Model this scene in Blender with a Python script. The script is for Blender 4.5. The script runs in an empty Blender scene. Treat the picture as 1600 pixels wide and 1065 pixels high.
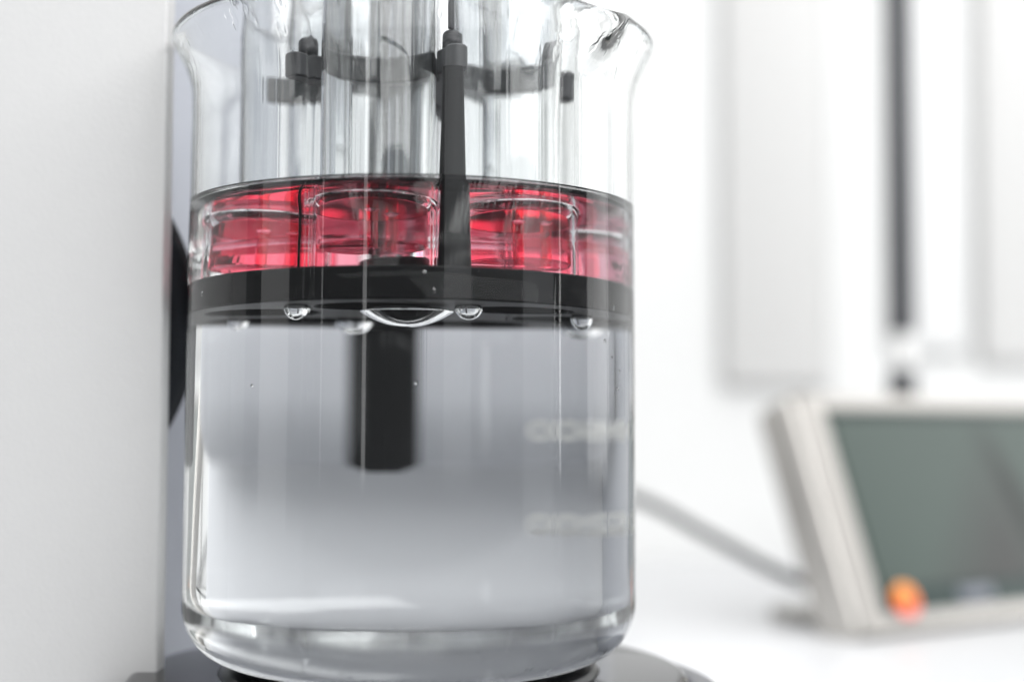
import bpy, bmesh, math, random
from mathutils import Vector, Matrix
random.seed(4)
C = bpy.context.scene
COL = C.collection
R = math.radians
MM = 0.001

# ------------------------------------------------------------------ camera
cam_d = bpy.data.cameras.new('camera')
cam = bpy.data.objects.new('camera', cam_d); COL.objects.link(cam)
cam_d.sensor_width = 36.0
cam_d.lens = 51.0
cam_d.clip_start = 0.02
cam_d.clip_end = 50
cam.location = (0.0236, -0.345, 0.0578)
cam.rotation_mode = 'XYZ'
PITCH, ROLL = 2.97, 0.25
cam.matrix_world = (Matrix.Translation(cam.location) @ Matrix.Rotation(R(90 + PITCH), 4, 'X') @ Matrix.Rotation(R(ROLL), 4, 'Z'))
cam_d.dof.use_dof = True
cam_d.dof.focus_distance = 0.314
cam_d.dof.aperture_fstop = 4.3
cam_d.dof.aperture_blades = 9
C.camera = cam

# ------------------------------------------------------------------ world and lamps
w = bpy.data.worlds.new("World"); C.world = w; w.use_nodes = True
bg = w.node_tree.nodes['Background']
bg.inputs[0].default_value = (0.93, 0.96, 1.0, 1)
bg.inputs[1].default_value = 0.15

def area(name, loc, target, sx, sy, power, color=(1, 1, 1)):
    d = bpy.data.lights.new(name, 'AREA'); d.shape = 'RECTANGLE'; d.size = sx; d.size_y = sy
    d.energy = power; d.color = color
    o = bpy.data.objects.new(name, d); COL.objects.link(o)
    o.location = loc
    o.rotation_euler = (Vector(target) - Vector(loc)).to_track_quat('-Z', 'Y').to_euler()
    return o
def window(name, az, width, z0, z1, dist, radiance, color=(1, 1, 1)):
    """tall window at an azimuth seen from the beaker (degrees, 0 = towards the photographer, + = right)"""
    a = R(az); x, y = dist * math.sin(a), -dist * math.cos(a)
    return area(name, (x, y, (z0 + z1) / 2), (0, 0, (z0 + z1) / 2), width, z1 - z0, radiance * math.pi * width * (z1 - z0), color)
area('added_fill_lamp', (0.75, -0.8, 0.85), (0.05, 0.2, 0.1), 1.5, 0.9, 19)  # unseen fill lamp, added to brighten the rear and front panels
area('added_overhead_lamp', (0.4, 0.1, 1.4), (0.35, 0.2, 0), 1.2, 0.5, 9)  # unseen overhead lamp, added to light the bench
area('added_overhead_lamp', (0.0, -0.8, 1.5), (0, -0.2, 0), 1.6, 0.4, 8)  # unseen overhead lamp, added as more front light on the panel
window('window_light', -92, 0.35, -0.1, 0.9, 1.3, 0.3)
window('window_light', -66, 0.38, -0.1, 0.9, 1.3, 0.75)
window('window_light', 25, 0.30, 0.0, 0.9, 1.3, 0.5, (0.96, 0.98, 1))
window('window_light', 67, 0.40, -0.1, 0.9, 1.3, 0.55, (0.94, 0.97, 1))
window('window_light', 108, 0.40, 0.0, 1.0, 1.3, 1.3)
window('strip_lamp', -19, 0.04, 0.0, 0.9, 1.3, 2.0)
window('strip_lamp', -40, 0.015, 0.0, 0.9, 1.3, 1.5)
window('strip_lamp', 80, 0.015, 0.0, 0.9, 1.3, 5.0)

C.view_settings.view_transform = 'Standard'
C.view_settings.look = 'None'
C.view_settings.exposure = 0.5
C.view_settings.gamma = 1
cy = C.cycles
cy.max_bounces = 64; cy.transmission_bounces = 56; cy.glossy_bounces = 24; cy.diffuse_bounces = 4
cy.transparent_max_bounces = 16
cy.sample_clamp_indirect = 6.0
cy.blur_glossy = 0.3
cy.use_denoising = True
cy.use_adaptive_sampling = False

# ------------------------------------------------------------------ materials
def nt(name):
    m = bpy.data.materials.new(name); m.use_nodes = True
    return m, m.node_tree, m.node_tree.nodes, m.node_tree.links
def node(n, t, **k):
    x = n.new(t)
    for a, b in k.items(): setattr(x, a, b)
    return x
def principled(name, col, rough=0.5, metal=0.0, spec=0.5, bump=None, var=None, coat=0.0):
    """plain surface; bump = (scale, strength, distance); var = (scale, amount, second colour)"""
    m, t, n, l = nt(name)
    p = n['Principled BSDF']
    p.inputs['Base Color'].default_value = (*col, 1)
    p.inputs['Roughness'].default_value = rough
    p.inputs['Metallic'].default_value = metal
    p.inputs['Specular IOR Level'].default_value = spec
    p.inputs['Coat Weight'].default_value = coat
    tc = node(n, 'ShaderNodeTexCoord')
    if bump:
        nz = node(n, 'ShaderNodeTexNoise'); nz.inputs['Scale'].default_value = bump[0]; nz.inputs['Detail'].default_value = 3
        l.new(tc.outputs['Object'], nz.inputs['Vector'])
        b = node(n, 'ShaderNodeBump'); b.inputs['Strength'].default_value = bump[1]; b.inputs['Distance'].default_value = bump[2]
        l.new(nz.outputs['Fac'], b.inputs['Height']); l.new(b.outputs['Normal'], p.inputs['Normal'])
    if var:
        nz = node(n, 'ShaderNodeTexNoise'); nz.inputs['Scale'].default_value = var[0]; nz.inputs['Detail'].default_value = 4
        l.new(tc.outputs['Object'], nz.inputs['Vector'])
        mx = node(n, 'ShaderNodeMix', data_type='RGBA')
        mx.inputs[6].default_value = (*col, 1); mx.inputs[7].default_value = (*var[1], 1)
        l.new(nz.outputs['Fac'], mx.inputs[0]); l.new(mx.outputs[2], p.inputs['Base Color'])
    return m
def glass(name, ior, col=(1, 1, 1), rough=0.0, streak=None):
    """streak = (around, along, strength, distance): faint draw lines running up the glass"""
    m, t, n, l = nt(name)
    n.remove(n['Principled BSDF'])
    g = node(n, 'ShaderNodeBsdfGlass'); g.inputs['IOR'].default_value = ior
    g.inputs['Color'].default_value = (*col, 1); g.inputs['Roughness'].default_value = rough
    if streak:
        tc = node(n, 'ShaderNodeTexCoord'); mp = node(n, 'ShaderNodeMapping')
        mp.inputs['Scale'].default_value = (streak[0], streak[0], streak[1])
        nz0 = node(n, 'ShaderNodeTexNoise'); nz0.inputs['Scale'].default_value = 1; nz0.inputs['Detail'].default_value = 2
        l.new(tc.outputs['Object'], mp.inputs['Vector']); l.new(mp.outputs[0], nz0.inputs['Vector'])
        nz = node(n, 'ShaderNodeMapRange'); nz.inputs['From Min'].default_value = 0.60; nz.inputs['From Max'].default_value = 0.75   # only the sparse peaks
        nz.interpolation_type = 'SMOOTHSTEP'
        l.new(nz0.outputs['Fac'], nz.inputs['Value'])
        b = node(n, 'ShaderNodeBump'); b.inputs['Strength'].default_value = streak[2]; b.inputs['Distance'].default_value = streak[3]
        l.new(nz.outputs[0], b.inputs['Height']); l.new(b.outputs['Normal'], g.inputs['Normal'])
    l.new(g.outputs[0], n['Material Output'].inputs[0])
    return m

N_W, N_G, N_R = 1.33, 1.49, 1.49
M_beaker = glass('beaker_glass', N_G, (0.992, 0.997, 0.995), streak=(300, 0.6, 0.25, 0.0002))
M_water_top = glass('water_surface', N_W)
M_water_side = glass('water_against_glass', N_W / N_G, (0.995, 0.997, 0.998))
M_tube_air = glass('tube_glass', N_G, (0.992, 0.995, 0.995), streak=(400, 1.0, 0.05, 0.0002))
M_tube_wet = glass('tube_glass_in_water', N_G / N_W, (0.995, 0.997, 0.997))
M_red = glass('red_clear_plastic', 1.055, (0.998, 0.60, 0.67), rough=0.03)
mt = M_red.node_tree; g_ = [x for x in mt.nodes if x.type == 'BSDF_GLASS'][0]
tr_ = mt.nodes.new('ShaderNodeBsdfTranslucent'); tr_.inputs[0].default_value = (1.0, 0.24, 0.33, 1)
df_ = mt.nodes.new('ShaderNodeBsdfDiffuse'); df_.inputs[0].default_value = (1.0, 0.24, 0.33, 1)
m1_ = mt.nodes.new('ShaderNodeMixShader'); m2_ = mt.nodes.new('ShaderNodeMixShader'); m2_.inputs[0].default_value = 0.03
mt.links.new(tr_.outputs[0], m1_.inputs[1]); mt.links.new(df_.outputs[0], m1_.inputs[2])
mt.links.new(g_.outputs[0], m2_.inputs[1]); mt.links.new(m1_.outputs[0], m2_.inputs[2]); mt.links.new(m2_.outputs[0], mt.nodes['Material Output'].inputs[0])
M_bubble = glass('air_bubble', 1 / N_W)
M_black = principled('black_plastic', (0.007, 0.007, 0.0075), 0.35, spec=0.03, bump=(900, 0.15, 0.0003))
M_blackgrey = principled('dark_grey_plastic', (0.028, 0.029, 0.032), 0.4, spec=0.3, bump=(900, 0.15, 0.0003))
M_steel = principled('polished_steel', (0.50, 0.505, 0.52), 0.14, 1.0)
M_mesh = principled('steel_mesh', (0.05, 0.05, 0.055), 0.5, 0.6)
M_panel = principled('white_sprayed_metal', (0.53, 0.53, 0.527), 0.48, bump=(900, 0.12, 0.0006), var=(350, (0.51, 0.51, 0.51)))
M_body = principled('blue_grey_sprayed_metal', (0.33, 0.345, 0.385), 0.5, bump=(500, 0.2, 0.0006), var=(60, (0.29, 0.305, 0.345)))
M_knob = principled('anthracite_rubber', (0.014, 0.016, 0.02), 0.7, spec=0.2, bump=(1500, 0.2, 0.0003))
M_plate = principled('black_glass_plate', (0.006, 0.006, 0.007), 0.08, spec=0.4)
M_pad = principled('black_pad', (0.006, 0.006, 0.007), 0.3)
M_rear = principled('light_grey_sprayed_metal', (0.60, 0.61, 0.63), 0.5, bump=(500, 0.2, 0.0006))
M_backdrop = principled('bright_backdrop_white', (0.86, 0.86, 0.86), 0.5, bump=(500, 0.1, 0.0006))
M_tone_block = principled('tone_block_grey', (0.37, 0.38, 0.405), 0.5, bump=(500, 0.2, 0.0006))
M_button = principled('slate_button', (0.13, 0.14, 0.165), 0.4)
M_ring = principled('dark_satin_ring', (0.06, 0.062, 0.07), 0.22)
m, t_, n, l = nt('white_enamel')
tr = node(n, 'ShaderNodeBsdfTranslucent'); tr.inputs[0].default_value = (0.93, 0.93, 0.92, 1)
df = node(n, 'ShaderNodeBsdfDiffuse'); df.inputs[0].default_value = (0.93, 0.93, 0.92, 1)
ms = node(n, 'ShaderNodeMixShader'); l.new(tr.outputs[0], ms.inputs[1]); l.new(df.outputs[0], ms.inputs[2]); l.new(ms.outputs[0], n['Material Output'].inputs[0])
M_frit = m
M_bench = principled('white_bench_laminate', (0.62, 0.625, 0.635), 0.35, var=(12, (0.56, 0.565, 0.575)))
M_wall = principled('white_wall_paint', (0.68, 0.68, 0.675), 0.7, bump=(60, 0.1, 0.001), var=(2, (0.62, 0.625, 0.62)))
M_cab = principled('pale_grey_cabinet', (0.54, 0.538, 0.53), 0.5)
M_cab2 = principled('off_white_cabinet', (0.63, 0.633, 0.63), 0.45)
M_pole = principled('dark_blue_black_metal', (0.012, 0.014, 0.02), 0.35)
M_collar = principled('pale_collar_plastic', (0.72, 0.72, 0.71), 0.4)
M_cable = principled('grey_cable_sheath', (0.02, 0.022, 0.025), 0.45)
M_silver = principled('warm_silver_housing', (0.52, 0.50, 0.47), 0.2, 0.5, bump=(400, 0.1, 0.0003))
M_bezel = principled('black_screen_border', (0.02, 0.035, 0.032), 0.25)

# ------------------------------------------------------------------ mesh helpers
def link(name, bm, mats, parent=None, smooth=True, angle=None):
    me = bpy.data.meshes.new(name); bm.to_mesh(me); bm.free()
    for m in (mats if isinstance(mats, (list, tuple)) else [mats]): me.materials.append(m)
    if smooth:
        for p in me.polygons: p.use_smooth = True
        if angle is not None: me.set_sharp_from_angle(angle=R(angle))
    o = bpy.data.objects.new(name, me); COL.objects.link(o)
    if parent: o.parent = parent
    return o
def tag(o, label=None, cat=None, group=None, kind=None):
    if label: o['label'] = label
    if cat: o['category'] = cat
    if group: o['group'] = group
    if kind: o['kind'] = kind
    return o
def empty(name, loc=(0, 0, 0), rot=(0, 0, 0)):
    o = bpy.data.objects.new(name, None); COL.objects.link(o)
    o.location = loc; o.rotation_euler = rot; o.empty_display_size = 0.01
    return o
def lathe(bm, prof, segs=96, mats=None, center=(0, 0), warp=None):
    """profile in mm [(r, z)], walked so that the outside is on the right-hand side going up; mats: material index per span"""
    cx, cyy = center
    rings = []
    for (r, z) in prof:
        if r < 1e-6:
            rings.append([bm.verts.new((cx * MM, cyy * MM, z * MM))])
        else:
            row = []
            for j in range(segs):
                a = 2 * math.pi * j / segs
                rr, zz = (r, z) if warp is None else warp(r, z, a)
                row.append(bm.verts.new(((cx + rr * math.cos(a)) * MM, (cyy + rr * math.sin(a)) * MM, zz * MM)))
            rings.append(row)
    for i in range(len(rings) - 1):
        A, B = rings[i], rings[i + 1]
        for j in range(segs):
            k = (j + 1) % segs
            if len(A) == 1 and len(B) == 1: continue
            if len(A) == 1: f = bm.faces.new((A[0], B[k], B[j]))
            elif len(B) == 1: f = bm.faces.new((A[j], A[k], B[0]))
            else: f = bm.faces.new((A[j], A[k], B[k], B[j]))
            if mats: f.material_index = mats[i]
    return rings
def arc(cx, cz, r, a0, a1, n):
    return [(cx + r * math.cos(R(a0 + (a1 - a0) * i / n)), cz + r * math.sin(R(a0 + (a1 - a0) * i / n))) for i in range(n + 1)]
def circle(cx, cyy, r, n):
    return [(cx + r * math.cos(2 * math.pi * j / n), cyy + r * math.sin(2 * math.pi * j / n)) for j in range(n)]
def sheet(bm, loops, z, up=True, mat=0):
    """flat sheet (mm) bounded by the loops (outline and holes)"""
    edges, rows = [], []
    for lp in loops:
        vs = [bm.verts.new((x * MM, y * MM, z * MM)) for x, y in lp]
        rows.append(vs)
        for a, b in zip(vs, vs[1:] + vs[:1]): edges.append(bm.edges.new((a, b)))
    g = bmesh.ops.triangle_fill(bm, use_beauty=True, use_dissolve=False, edges=edges)
    for f in g['geom']:
        if isinstance(f, bmesh.types.BMFace):
            f.normal_update()
            if (f.normal.z > 0) != up: f.normal_flip()
            f.material_index = mat
    return rows
def slab(bm, loops, z0, z1, ch=0.0):
    """plate with holes and a small chamfer on its outline; loops in mm, first is the outline (ccw)"""
    if ch:
        def inset(lp, d):
            n = len(lp); out = []
            for i in range(n):
                (x0, y0), (x1, y1), (x2, y2) = lp[i - 1], lp[i], lp[(i + 1) % n]
                tx, ty = x2 - x0, y2 - y0; L = math.hypot(tx, ty) or 1
                out.append((x1 - ty / L * d * -1 * -1, y1 + tx / L * d))
            return out
        ins = [inset(loops[0], ch)] + [inset(l, -ch) for l in loops[1:]]
    else: ins = loops
    bot = sheet(bm, ins, z0, False); top = sheet(bm, ins, z1, True)
    for i, lp in enumerate(loops):
        if ch:
            m0 = [bm.verts.new((x * MM, y * MM, (z0 + ch) * MM)) for x, y in lp]
            m1 = [bm.verts.new((x * MM, y * MM, (z1 - ch) * MM)) for x, y in lp]
            stack = [bot[i], m0, m1, top[i]]
        else: stack = [bot[i], top[i]]
        n = len(lp)
        for A, B in zip(stack, stack[1:]):
            for j in range(n):
                k = (j + 1) % n
                q = (A[j], A[k], B[k], B[j])
                bm.faces.new(q if i == 0 else q[::-1])
def box(bm, x0, x1, y0, y1, z0, z1, bev=0.0, seg=2):
    g = bmesh.ops.create_cube(bm, size=1.0)
    vs = g['verts']
    for v in vs:
        v.co = Vector(((x0 + x1) / 2 + v.co.x * (x1 - x0), (y0 + y1) / 2 + v.co.y * (y1 - y0), (z0 + z1) / 2 + v.co.z * (z1 - z0))) * MM
    if bev:
        es = list({e for v in vs for e in v.link_edges})
        bmesh.ops.bevel(bm, geom=es, offset=bev * MM, segments=seg, profile=0.5, affect='EDGES')
def rod(bm, p0, p1, r0, r1=None, n=24):
    p0, p1 = Vector(p0) * MM, Vector(p1) * MM
    r1 = r0 if r1 is None else r1
    d = p1 - p0
    m = Matrix.Translation((p0 + p1) / 2) @ d.to_track_quat('Z', 'Y').to_matrix().to_4x4()
    bmesh.ops.create_cone(bm, cap_ends=True, segments=n, radius1=r0 * MM, radius2=r1 * MM, depth=d.length, matrix=m)

# ------------------------------------------------------------------ setting
BZ = -34.0
bm = bmesh.new(); box(bm, -1800, 1800, -500, 600, BZ - 30, BZ, 2)
tag(link('bench', bm, M_bench, smooth=True, angle=30), 'white laminate laboratory bench top', kind='structure')
bm = bmesh.new(); box(bm, -2200, 2200, 600.5, 700, -400, 1500)
tag(link('wall', bm, M_wall, smooth=False), 'white painted wall behind the bench', kind='structure')

def cabinet(x0, x1, z0, depth, mat, label):
    t = empty('wall_cabinet', ((x0 + x1) / 2 * MM, 0.6, z0 * MM)); tag(t, label, 'wall cabinet', 'wall cabinets above the bench')
    hw = (x1 - x0) / 2
    bm = bmesh.new(); box(bm, -hw, hw, -depth, -0.5, 0, 700, 1.5); link('carcass', bm, mat, t, angle=30)
    bm = bmesh.new(); box(bm, -hw + 1, hw - 1, -depth - 3.5, -depth - 0.2, 2, 699, 3, 3); link('door', bm, mat, t, angle=30)
cabinet(160, 230, 77, 3, M_cab, 'narrow grey wall cabinet between the beaker and the dark pole')
cabinet(269, 321, 99, 3, M_cab2, 'off white wall cabinet just right of the dark pole')
cabinet(327, 450, 92, 4, M_cab, 'grey wall cabinet at the far right edge')

# ------------------------------------------------------------------ instrument with housing, knob and heating plate
t = empty('laboratory_tester', (0, 0, 0))
tag(t, 'white and blue grey laboratory instrument whose tall housing and round black plate hold the beaker', 'laboratory instrument')
bm = bmesh.new(); box(bm, -330, -58, -7, 1, BZ, 330, 0.8, 3)
link('front_panel', bm, M_panel, t, angle=40)
bm = bmesh.new(); box(bm, -325, -75, 20, 199, BZ, 330, 2, 2)
link('side_body', bm, M_body, t, angle=40)
bm = bmesh.new(); box(bm, -325, 62, 200, 242, BZ, 111, 5, 4)
link('rear_panel', bm, M_rear, t, angle=40)
bm = bmesh.new(); box(bm, -325, 62, 201, 242, 112, 330, 4, 4)
link('added_bright_backdrop', bm, M_backdrop, t, angle=40)  # bright backdrop added so the red discs look lit from behind
bm = bmesh.new(); box(bm, -74, 60, 149, 199, 40, 106, 24, 12)
link('added_tone_block', bm, M_tone_block, t, angle=40)  # made-up block, added to put a grey gradient into the water
bm = bmesh.new()
lathe(bm, [(0, 0), (49, 0)] + arc(49, 4, 4, -90, 0, 6)[1:] + [(53, 8)] + arc(48.5, 8, 4.5, 0, 90, 8) + [(20, 13.2), (0, 13.4)], 160)
kn = link('dial', bm, M_knob, t); kn.rotation_euler = (R(90), 0, 0); kn.location = (-107.2 * MM, 18 * MM, 80.5 * MM)
bm = bmesh.new()
lathe(bm, [(60, BZ), (72, BZ), (73, BZ + 1.5), (73.3, -9)] + arc(70.5, -7.4, 2.8, 0, 90, 6) + [(66.5, -4.4), (66, -5.0)], 160)
link('plate_ring', bm, M_ring, t)
bm = bmesh.new()
lathe(bm, [(65.4, BZ), (65.4, -4.6)] + arc(62.6, -4.2, 2.8, 0, 90, 6) + [(44.5, -1.4)], 160)
link('heating_plate', bm, M_plate, t)
bm = bmesh.new()
lathe(bm, [(44.4, -8), (44.4, -1.9)] + arc(42.0, -1.9, 2.4, 0, 60, 5) + [(40.5, 0.6), (36, 1.1), (0, 1.1)], 160)
link('raised_pad', bm, M_pad, t)

# ------------------------------------------------------------------ beaker
WZ = 106.0                                   # water level (mm above the plate)
SP = R(-45)                                  # the spout faces right and towards the front
def spout(r, z, a):
    if z < 130: return r, z
    k = min(1, (z - 130) / 14) ** 1.6
    d = (a - SP + math.pi) % (2 * math.pi) - math.pi
    g = math.exp(-(d / R(10)) ** 2); s = math.exp(-((abs(d) - R(21)) / R(8)) ** 2)
    return r + k * (5.5 * g - 0.8 * s), z - k * (3.2 * g - 0.3 * s)
outer = [(0, 2.2), (24, 2.1), (34, 1.55), (38.5, 1.2)] + arc(39.4, 14.7, 13.5, -90, 0, 14)[1:] + [(52.85, 40), (52.6, 80), (52.4, 110), (52.3, 130), (52.4, 132.5), (52.9, 135.5), (53.9, 138.5), (55.2, 141.3)]
rim = [(56.2, 143.2), (56.9, 144.6), (57.0, 145.6), (56.6, 146.4), (55.8, 146.6), (55.0, 146.1)]
inner = [(54.1, 144.2), (53.0, 141.5), (51.7, 138.6), (50.7, 135.4), (50.25, 132.5), (50.15, 130), (50.15, 120), (50.2, WZ + 1.2)]
SEG = 256
bm = bmesh.new(); lathe(bm, outer + rim + inner, SEG, warp=spout)
beaker = link('beaker', bm, M_beaker)
tag(beaker, 'large clear glass beaker with a flared lip and pouring spout, filled with water', 'beaker')

def wrapped_text(txt, size, z, a_mid, r, parent, flip=True):
    """lettering fired onto the outside of the glass; a_mid in degrees round the axis"""
    cu = bpy.data.curves.new('lettering', 'FONT'); cu.body = txt; cu.size = size * MM; cu.align_x = 'CENTER'; cu.offset = 0.00022
    cu.extrude = 0.00002; cu.resolution_u = 4
    ob = bpy.data.objects.new('tmp', cu); COL.objects.link(ob)
    dg = bpy.context.evaluated_depsgraph_get()
    me = bpy.data.meshes.new_from_object(ob.evaluated_get(dg))
    bpy.data.objects.remove(ob)
    bm = bmesh.new(); bm.from_mesh(me); bpy.data.meshes.remove(me)
    bmesh.ops.subdivide_edges(bm, edges=[e for e in bm.edges if e.calc_length() > 0.0008], cuts=2)
    rr = r * MM
    for v in bm.verts:
        a = R(a_mid) + v.co.x / rr
        q = rr + 0.00004 + v.co.z
        v.co = Vector((q * math.cos(a), q * math.sin(a), z * MM + v.co.y))
    return link('graduation_mark', bm, M_frit, parent, smooth=False)
for z, txt in ((51.5, '400'), (27.7, '200')):
    wrapped_text(txt, 7.4, z, 68.5, 52.85, beaker)

# ------------------------------------------------------------------ water
tubes = []
for a in (-12, 48, 108, 168, 228, 288):      # degrees from the front, towards the right
    tubes.append((29 * math.sin(R(a)), -29 * math.cos(R(a))))
TO, TI = 12.5, 11.3
bm = bmesh.new()
side = [(0, 4.3), (34, 4.2), (39, 4.3)] + arc(39.2, 15.7, 11.4, -90, 0, 12)[1:] + [(50.5, 45), (50.35, 80), (50.2, WZ + 1.2)]
men = [(50.2, WZ + 1.2), (49.95, WZ + 0.8), (49.5, WZ + 0.5), (48.9, WZ + 0.3), (48.0, WZ + 0.1), (47.0, WZ)]
lathe(bm, side, SEG, [1] * (len(side) - 1))
lathe(bm, men, SEG, [0] * (len(men) - 1))
TS = 96
loops = [circle(0, 0, 47.0, SEG)] + [circle(x, y, TO + 0.9, TS) for x, y in tubes]
sheet(bm, loops, WZ)
for x, y in tubes:
    lathe(bm, [(TO + 0.9, WZ), (TO + 0.45, WZ + 0.07), (TO + 0.18, WZ + 0.25), (TO, WZ + 0.6)], TS, center=(x, y))
    lathe(bm, [(TI, WZ + 0.6), (TI - 0.25, WZ + 0.25), (TI - 0.6, WZ + 0.07), (TI - 1.1, WZ), (0, WZ)], TS, center=(x, y))
bmesh.ops.remove_doubles(bm, verts=bm.verts, dist=1e-7)
water = link('water', bm, [M_water_top, M_water_side])
tag(water, 'clear still water filling three quarters of the beaker', 'water')

# ------------------------------------------------------------------ basket
PZ0, PZ1 = 80.6, 87.7
basket = empty('tube_basket', (0, 0, 0))
tag(basket, 'black basket rack of upright glass tubes hanging in the beaker', 'basket')
def polar(a, r): return (r * math.sin(R(a)), -r * math.cos(R(a)))
bm = bmesh.new()
rim_outline = circle(0, 0, 48.8, 256)
loops = [rim_outline] + [circle(x, y, 11.3, 64) for x, y in tubes] + [circle(0, 0, 6.2, 48)]
slab(bm, loops, PZ0, PZ1, 0.4)
link('base_plate', bm, M_black, basket, angle=35)
for x, y in tubes:
    bm = bmesh.new(); lathe(bm, [(11.2, 82.6), (11.2, 83.0), (0, 83.0)], 48, center=(x, y)); lathe(bm, [(0, 82.6), (11.2, 82.6)], 48, center=(x, y))
    link('mesh_screen', bm, M_mesh, basket)
# six armed star that steadies the tubes; concave scallops between the arms
star = []
for i in range(6):
    a = 18 + 60 * i
    hw = 2.3
    ca = Vector(polar(a, 1)); cb = Vector((-ca.y, ca.x))
    tip = [ca * 34 - cb * hw, ca * 36.8 - cb * hw, ca * 38 - cb * hw * 0.75, ca * 38.6 - cb * hw * 0.3, ca * 38.6 + cb * hw * 0.3, ca * 38 + cb * hw * 0.75, ca * 36.8 + cb * hw, ca * 34 + cb * hw]
    star += [tuple(v) for v in tip]
    tx, ty = tubes[(i + 1) % 6]
    tc = Vector((tx, ty))
    d = Vector(polar(a + 30, 1)); e = Vector((-d.y, d.x))
    rad = 13.0
    for k in range(15):
        th = R(-88 + 176 * k / 14)
        star.append(tuple(tc - d * rad * math.cos(th) + e * rad * math.sin(th)))
area2 = sum(x0 * y1 - x1 * y0 for (x0, y0), (x1, y1) in zip(star, star[1:] + star[:1]))
if area2 < 0: star = star[::-1]
bm = bmesh.new(); slab(bm, [star, circle(0, 0, 6.1, 48)], 131.8, 137.2, 0.4)
link('star_plate', bm, M_blackgrey, basket, angle=35)
for a in (18, -42, 78):                       # lugs standing up on the arms
    x, y = polar(a, 33)
    bm = bmesh.new(); lathe(bm, [(0, 137.3), (2.2, 137.3), (2.2, 140.0)] + arc(0.7, 140.0, 1.5, 0, 90, 5) + [(0, 141.5)], 32, center=(x, y))
    link('lug', bm, M_blackgrey, basket)
bm = bmesh.new()
x, y = polar(16, 38.5)
rod(bm, (x, y, PZ1), (x, y, 131.7), 3.4, 2.2, 32)
link('strut', bm, M_black, basket, angle=40)
bm = bmesh.new(); x, y = polar(198, 37.5)
rod(bm, (x, y, WZ + 2.0), (x, y, 131.7), 3.8, 2.4, 32)
link('hanging_post', bm, M_black, basket, angle=40)
bm = bmesh.new(); lathe(bm, [(0, 137.3), (2.8, 137.3), (2.8, 152)] + arc(1.3, 152, 1.5, 0, 90, 5) + [(0, 153.5)], 32, center=(x, y))
link('lug', bm, M_blackgrey, basket)
bm = bmesh.new(); x, y = polar(-41.5, 30.5); rod(bm, (x, y, PZ1 + 0.1), (x, y, WZ + 0.8), 0.4, n=16)
link('spacer_pin', bm, M_black, basket, angle=40)
bm = bmesh.new(); x, y = polar(17, 34); rod(bm, (x, y, 141.6), (x, y, 240), 0.7, n=16)
link('guide_rod', bm, M_pole, basket)
bm = bmesh.new(); rod(bm, (0, 0, 95.8), (0, 0, 300), 6.0, n=64)
link('shaft', bm, M_steel, basket, angle=40)
bm = bmesh.new(); lathe(bm, [(6.3, PZ1 + 0.05), (9.9, PZ1 + 0.05), (9.9, 95.2), (9.3, 95.8), (6.05, 95.8)], 64)
link('hub', bm, M_black, basket, angle=40)
for x, y in tubes:
    bm = bmesh.new()
    zt = WZ + 0.6
    prof = [(TI, PZ1 + 0.1), (TO, PZ1 + 0.1), (TO, zt), (TO, 160.4), (TO - 0.2, 161), (TI + 0.2, 161), (TI, 160.4), (TI, zt), (TI, PZ1 + 0.1)]
    lathe(bm, prof, TS, [1, 1, 0, 0, 0, 0, 0, 1], center=(x, y))
    bmesh.ops.remove_doubles(bm, verts=bm.verts, dist=1e-7)
    link('glass_tube', bm, [M_tube_air, M_tube_wet], basket, angle=35)

# red discs, one loose in each tube
def disc_mesh():
    lp = []; n = 96; r = 10.8
    for j in range(n):
        a = 360 * j / n
        d = min(abs((a - q + 180) % 360 - 180) for q in (45,))
        rr = r - (1.2 * max(0, 1 - (d / 8.0) ** 2) if d < 8 else 0)
        lp.append((rr * math.cos(R(a)), rr * math.sin(R(a))))
    holes = [circle(0, 0, 1.1, 20)] + [circle(5.4 * math.cos(R(90 * k)), 5.4 * math.sin(R(90 * k)), 1.1, 20) for k in (0,)]
    bm = bmesh.new(); slab(bm, [lp] + holes, 0, 12.0, 0.35)
    return bm
d0 = link('red_disc', disc_mesh(), M_red, angle=35)
dl = ['red transparent disc in the front tube, left of the black strut', 'red transparent disc in the tube just right of the black strut',
      'red transparent disc in the tube cut by the right edge of the beaker', 'red transparent disc in the rear tube right of the shaft, seen through the others',
      'red transparent disc in the rear tube at the left edge of the beaker', 'red transparent disc in the wide left tube of the front row']
for i, (x, y) in enumerate(tubes):
    o = d0 if i == 0 else d0.copy()
    if i: COL.objects.link(o)
    o.location = (x * MM, y * MM, (91.9 + random.uniform(-0.2, 0.3)) * MM)
    o.rotation_euler = (R(random.uniform(-1.2, 1.2)), R(random.uniform(-1.2, 1.2)), R([52, 20, 70, 5, 33, 12][i]))
    tag(o, dl[i], 'disc', 'red discs in the basket tubes')

d0.location.z = 94.9 * MM; d0.scale.z = 0.78                   # the front one floats a little higher

# probe hanging behind the basket
probe = empty('temperature_probe', (-8.2 * MM, 60.8 * MM, 43 * MM))
tag(probe, 'flat dark probe hanging close behind the beaker, seen blurred through the water', 'probe')
bm = bmesh.new(); lathe(bm, [(0, 1), (4.2, 1), (5.0, 2.0), (5.0, 240), (0, 240)], 40); bmesh.ops.scale(bm, vec=(1, 0.5, 1), verts=bm.verts); link('blade', bm, M_black, probe, angle=40)
bm = bmesh.new(); lathe(bm, [(0, 0), (2.8, 0), (3.4, 0.95), (0, 0.95)], 40); bmesh.ops.scale(bm, vec=(1, 0.5, 1), verts=bm.verts); link('tip', bm, M_black, probe, angle=40)

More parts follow.
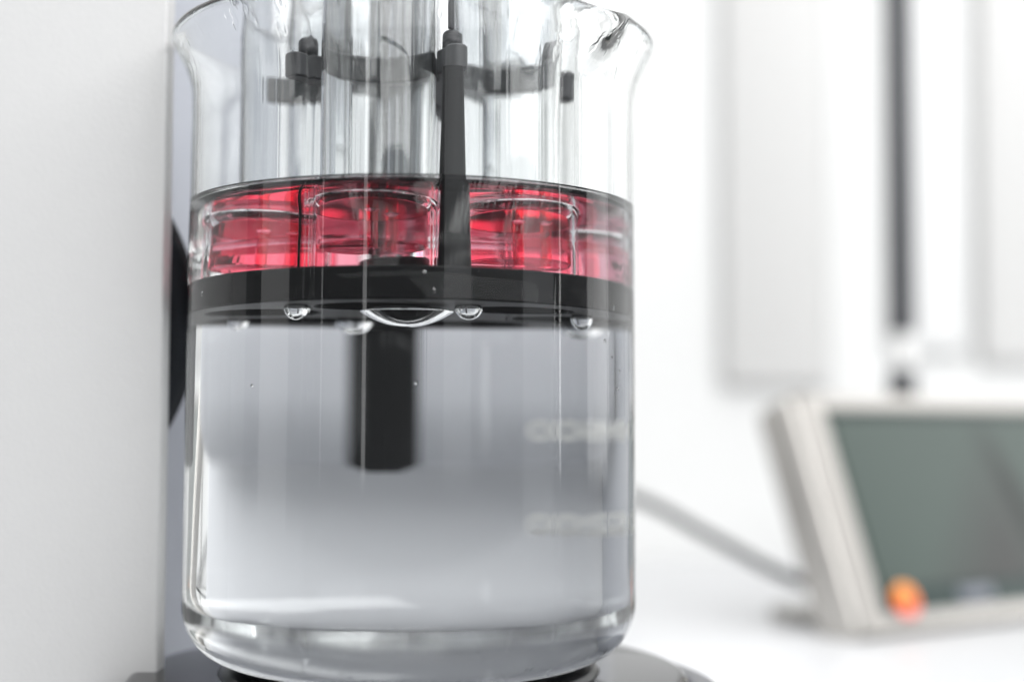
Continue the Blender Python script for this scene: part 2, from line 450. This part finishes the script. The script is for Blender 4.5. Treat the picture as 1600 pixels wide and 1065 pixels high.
# ------------------------------------------------------------------ bubbles
def cap_mesh(r, h, n=40):
    """air trapped under the plate: flat on top, domed below"""
    bm = bmesh.new()
    prof = [(0, -h)] + [(r * math.sin(R(90 * i / 10)), -h * math.cos(R(90 * i / 10))) for i in range(1, 11)]
    prof += [(r * 0.97, 0.12 * h), (r * 0.86, 0.2 * h), (0, 0.2 * h)]
    lathe(bm, prof, n)
    return bm
def lens_mesh(r, h, n=72):
    bm = bmesh.new()
    prof = [(0, -h)] + [(r * i / 24, -h * (1 - (i / 24) ** 2)) for i in range(1, 25)] + [(r * 0.8, 0.5), (r * 0.5, 0.8), (0, 0.9)]
    lathe(bm, prof, n)
    return bm
HUNG = []
def bubble(bm, x, y, z, label):
    o = tag(link('bubble', bm, M_bubble), label, 'bubble', 'air bubbles in the water')
    o.location = (x * MM, y * MM, z * MM)
    if z > 75: HUNG.append(o)
T = PZ0 - 0.05
def hang(x, y, r, h, label):
    bubble(cap_mesh(r, h), x, y, T - 0.2 * h - 0.02, label)
bubble(lens_mesh(9.2, 3.5), 0.8, -29, T - 1.0, 'largest bubble, lens shaped, under the middle of the black plate')
hang(-20.6, -34, 2.6, 2.7, 'round bubble under the front rim of the plate, left of the lens shaped one')
hang(-30, 12, 1.6, 2.2, 'small bubble near the left end of the plate, with a coloured glint')
hang(-11, 12, 3.2, 3.0, 'blurred wide bubble directly left of the big lens shaped bubble')
hang(13.2, -34, 2.8, 2.6, 'white round bubble touching the right tip of the lens shaped bubble')
hang(32.6, -8, 2.4, 2.8, 'clear sharp bubble near the right end of the plate')
hang(24.5, 30, 2.6, 2.6, 'blurred bubble at the rear right of the plate underside')
def ball(x, y, z, r, label):
    bm = bmesh.new(); bmesh.ops.create_uvsphere(bm, u_segments=20, v_segments=12, radius=r * MM); bubble(bm, x, y, z, label)
ball(5.6, -49.1, 85.9, 0.55, 'tiny ring like bubble on the black rim, the upper of two near the middle')
ball(7.5, -48.9, 82.3, 0.55, 'tiny ring like bubble on the black rim, the lower of two near the middle')
ball(-43, -24, 84, 0.6, 'tiny bubble on the black rim near its left end')
ball(-30, -37, 64, 0.35, 'tiny faint bubble floating in the water below the left half of the plate')
ball(3.8, -46, 64.5, 0.4, 'tiny faint bubble floating in the water below the middle of the plate')
ball(44.6, -21.5, 81.5, 0.5, 'tiny bubble on the black rim near its right end')
for q, wh in (((42.2, -24, 74.5), 'topmost'), ((43.6, -21, 71), 'second from the top'), ((45.3, -17.5, 68), 'third from the top'), ((44.9, -18.5, 64), 'lowest')):
    ball(*q, random.uniform(0.3, 0.5), wh + ' of four pinhead bubbles on the right wall of the beaker')

# the basket hangs a degree out of level; everything it carries leans with it
TILT = Matrix.Translation((0, 0, WZ * MM)) @ Matrix.Rotation(R(-1.1), 4, 'X') @ Matrix.Translation((0, 0, -WZ * MM))
bpy.context.view_layer.update()
for o in [o for o in COL.objects if o.name.split('.')[0] in ('tube_basket', 'red_disc') or o in HUNG]:
    o.matrix_world = TILT @ o.matrix_world

# ------------------------------------------------------------------ pole behind the display
pole = empty('support_pole', (0.2375, 0.45, BZ * MM)); tag(pole, 'slim dark vertical pole with a pale collar rising behind the display', 'pole')
bm = bmesh.new(); rod(bm, (0, 0, 138), (0, 0, 600), 7.0, n=24); link('rod', bm, M_pole, pole, angle=40)
bm = bmesh.new(); lathe(bm, [(0, 118.5), (5.4, 118.5), (6, 119.5), (6, 136.5), (5.4, 137.5), (0, 137.5)], 32); link('collar', bm, M_collar, pole)
bm = bmesh.new(); lathe(bm, [(0, 101), (5, 101), (7.5, 103), (7.5, 116), (5, 118), (0, 118)], 32); link('clamp_knob', bm, M_pole, pole)
bm = bmesh.new(); rod(bm, (0, 0, 8), (0, 0, 100.5), 5, n=24); link('post', bm, M_collar, pole, angle=40)
bm = bmesh.new(); lathe(bm, [(0, 0), (30, 0), (30, 5), (28, 7), (0, 7.5)], 48); link('foot', bm, M_collar, pole, angle=40)

# ------------------------------------------------------------------ display terminal
m, t_, n, l = nt('screen_painted_reflection')
p = n['Principled BSDF']; p.inputs['Roughness'].default_value = 0.2; p.inputs['Specular IOR Level'].default_value = 0.3
tc = node(n, 'ShaderNodeTexCoord'); sx = node(n, 'ShaderNodeSeparateXYZ'); l.new(tc.outputs['Object'], sx.inputs[0])
# slanting dark reflection painted into the grey-green screen colour
def mth(op, a, b=None, clamp=False):
    x = node(n, 'ShaderNodeMath', operation=op); x.use_clamp = clamp
    for i, v in enumerate((a, b)):
        if v is None: continue
        if isinstance(v, (int, float)): x.inputs[i].default_value = v
        else: l.new(v, x.inputs[i])
    return x.outputs[0]
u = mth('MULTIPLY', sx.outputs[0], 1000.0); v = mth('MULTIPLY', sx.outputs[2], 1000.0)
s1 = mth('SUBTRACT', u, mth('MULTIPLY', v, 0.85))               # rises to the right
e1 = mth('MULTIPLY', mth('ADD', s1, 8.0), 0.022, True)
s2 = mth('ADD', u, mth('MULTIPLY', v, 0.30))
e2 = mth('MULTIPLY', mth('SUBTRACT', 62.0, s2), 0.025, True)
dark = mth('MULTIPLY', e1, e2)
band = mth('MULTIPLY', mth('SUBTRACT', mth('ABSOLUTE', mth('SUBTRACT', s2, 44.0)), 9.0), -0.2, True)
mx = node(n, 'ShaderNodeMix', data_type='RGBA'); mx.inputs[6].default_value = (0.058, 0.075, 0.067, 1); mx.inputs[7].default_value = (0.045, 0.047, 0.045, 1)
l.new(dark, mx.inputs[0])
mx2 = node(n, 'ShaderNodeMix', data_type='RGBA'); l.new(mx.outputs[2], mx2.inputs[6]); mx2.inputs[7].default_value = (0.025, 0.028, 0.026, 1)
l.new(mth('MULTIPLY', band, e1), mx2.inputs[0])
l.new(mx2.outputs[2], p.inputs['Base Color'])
M_screen = m
m, t_, n, l = nt('emblem_orange'); p = n['Principled BSDF']; p.inputs['Roughness'].default_value = 0.35
tc = node(n, 'ShaderNodeTexCoord'); sx = node(n, 'ShaderNodeSeparateXYZ'); l.new(tc.outputs['Object'], sx.inputs[0])
rp = node(n, 'ShaderNodeValToRGB'); rp.color_ramp.elements[0].color = (0.62, 0.03, 0.04, 1); rp.color_ramp.elements[1].color = (0.75, 0.32, 0.05, 1)
x = mth('ADD', mth('MULTIPLY', sx.outputs[2], 70.0), 0.5); l.new(x, rp.inputs[0]); l.new(rp.outputs[0], p.inputs['Base Color'])
M_emblem = m

YAW, LEAN = 33, 22
disp = empty('display_terminal', (0.166, 0.254, BZ * MM), (0, 0, R(YAW)))
tag(disp, 'tilted silver display unit with a grey green screen and an orange round emblem', 'display')
tilt = Matrix.Rotation(R(-LEAN), 4, 'X')
W, H, TH = 200, 111, 24
def tilted(bm): bmesh.ops.transform(bm, matrix=tilt, verts=bm.verts); return bm
bm = bmesh.new(); box(bm, 0, W, 0, TH, 2, H, 5, 4); link('housing', tilted(bm), M_silver, disp, angle=40)
def frame(x0, x1, z0, z1, bx, bz, y0, y1, bev):
    bm = bmesh.new()
    out = [(x0, z0), (x1, z0), (x1, z1), (x0, z1)]; inn = [(x0 + bx, z0 + bz), (x1 - bx, z0 + bz), (x1 - bx, z1 - bz), (x0 + bx, z1 - bz)]
    rows = []
    for y, lp in ((y1, out), (y0 + bev, out), (y0, [(x0 + bev, z0 + bev), (x1 - bev, z0 + bev), (x1 - bev, z1 - bev), (x0 + bev, z1 - bev)]),
                  (y0, [(x0 + bx - bev, z0 + bz - bev), (x1 - bx + bev, z0 + bz - bev), (x1 - bx + bev, z1 - bz + bev), (x0 + bx - bev, z1 - bz + bev)]), (y0 + bev, inn), (y1, inn)):
        rows.append([bm.verts.new((px * MM, y * MM, pz * MM)) for px, pz in lp])
    for A, B in zip(rows, rows[1:]):
        for j in range(4):
            k = (j + 1) % 4; bm.faces.new((A[j], A[k], B[k], B[j]))
    bmesh.ops.recalc_face_normals(bm, faces=bm.faces)
    return bm
link('bezel', tilted(frame(3, W - 3, 3, H - 2, 13, 7, -4, 0.1, 1.5)), M_silver, disp, smooth=False)
bm = bmesh.new(); box(bm, 16.2, W - 16.2, -0.9, -0.1, 10.2, H - 9.2); link('screen_border', tilted(bm), M_bezel, disp, smooth=False)
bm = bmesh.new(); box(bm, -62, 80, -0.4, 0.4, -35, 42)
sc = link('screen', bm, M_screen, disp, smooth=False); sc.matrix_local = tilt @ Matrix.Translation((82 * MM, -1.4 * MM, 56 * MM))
bm = bmesh.new(); rod(bm, (0, 0.5, 0), (0, -0.5, 0), 7.2, n=40)
em = link('emblem', bm, M_emblem, disp, angle=40); em.matrix_local = tilt @ Matrix.Translation((29 * MM, -5.0 * MM, 14.5 * MM))
bm = bmesh.new(); box(bm, -11, 11, -0.4, 0.4, -3.2, 3.2, 0.3)
bt = link('button', bm, M_button, disp, angle=40); bt.matrix_local = tilt @ Matrix.Translation((78 * MM, -1.5 * MM, 15.5 * MM))
bm = bmesh.new(); box(bm, 20, W - 20, 30, 75, 0, 6, 2); link('stand_foot', bm, M_silver, disp, angle=40)

# ------------------------------------------------------------------ cable
cu = bpy.data.curves.new('cable_path', 'CURVE'); cu.dimensions = '3D'; cu.bevel_depth = 2.5 * MM; cu.bevel_resolution = 4; cu.use_fill_caps = True
s = cu.splines.new('BEZIER')
pts = [(190, 310, -24), (148, 294, -13), (112, 300, 5), (81, 306, 21), (40, 322, 32), (-10, 340, 36)]
s.bezier_points.add(len(pts) - 1)
for bp, q in zip(s.bezier_points, pts):
    bp.co = Vector(q) * MM; bp.handle_left_type = bp.handle_right_type = 'AUTO'
tmp = bpy.data.objects.new('tmp', cu); COL.objects.link(tmp)
me = bpy.data.meshes.new_from_object(tmp.evaluated_get(bpy.context.evaluated_depsgraph_get())); bpy.data.objects.remove(tmp)
bm = bmesh.new(); bm.from_mesh(me)
cb = link('cable', bm, M_cable); tag(cb, 'dark cable sloping from the wall down to the back of the display', 'cable')
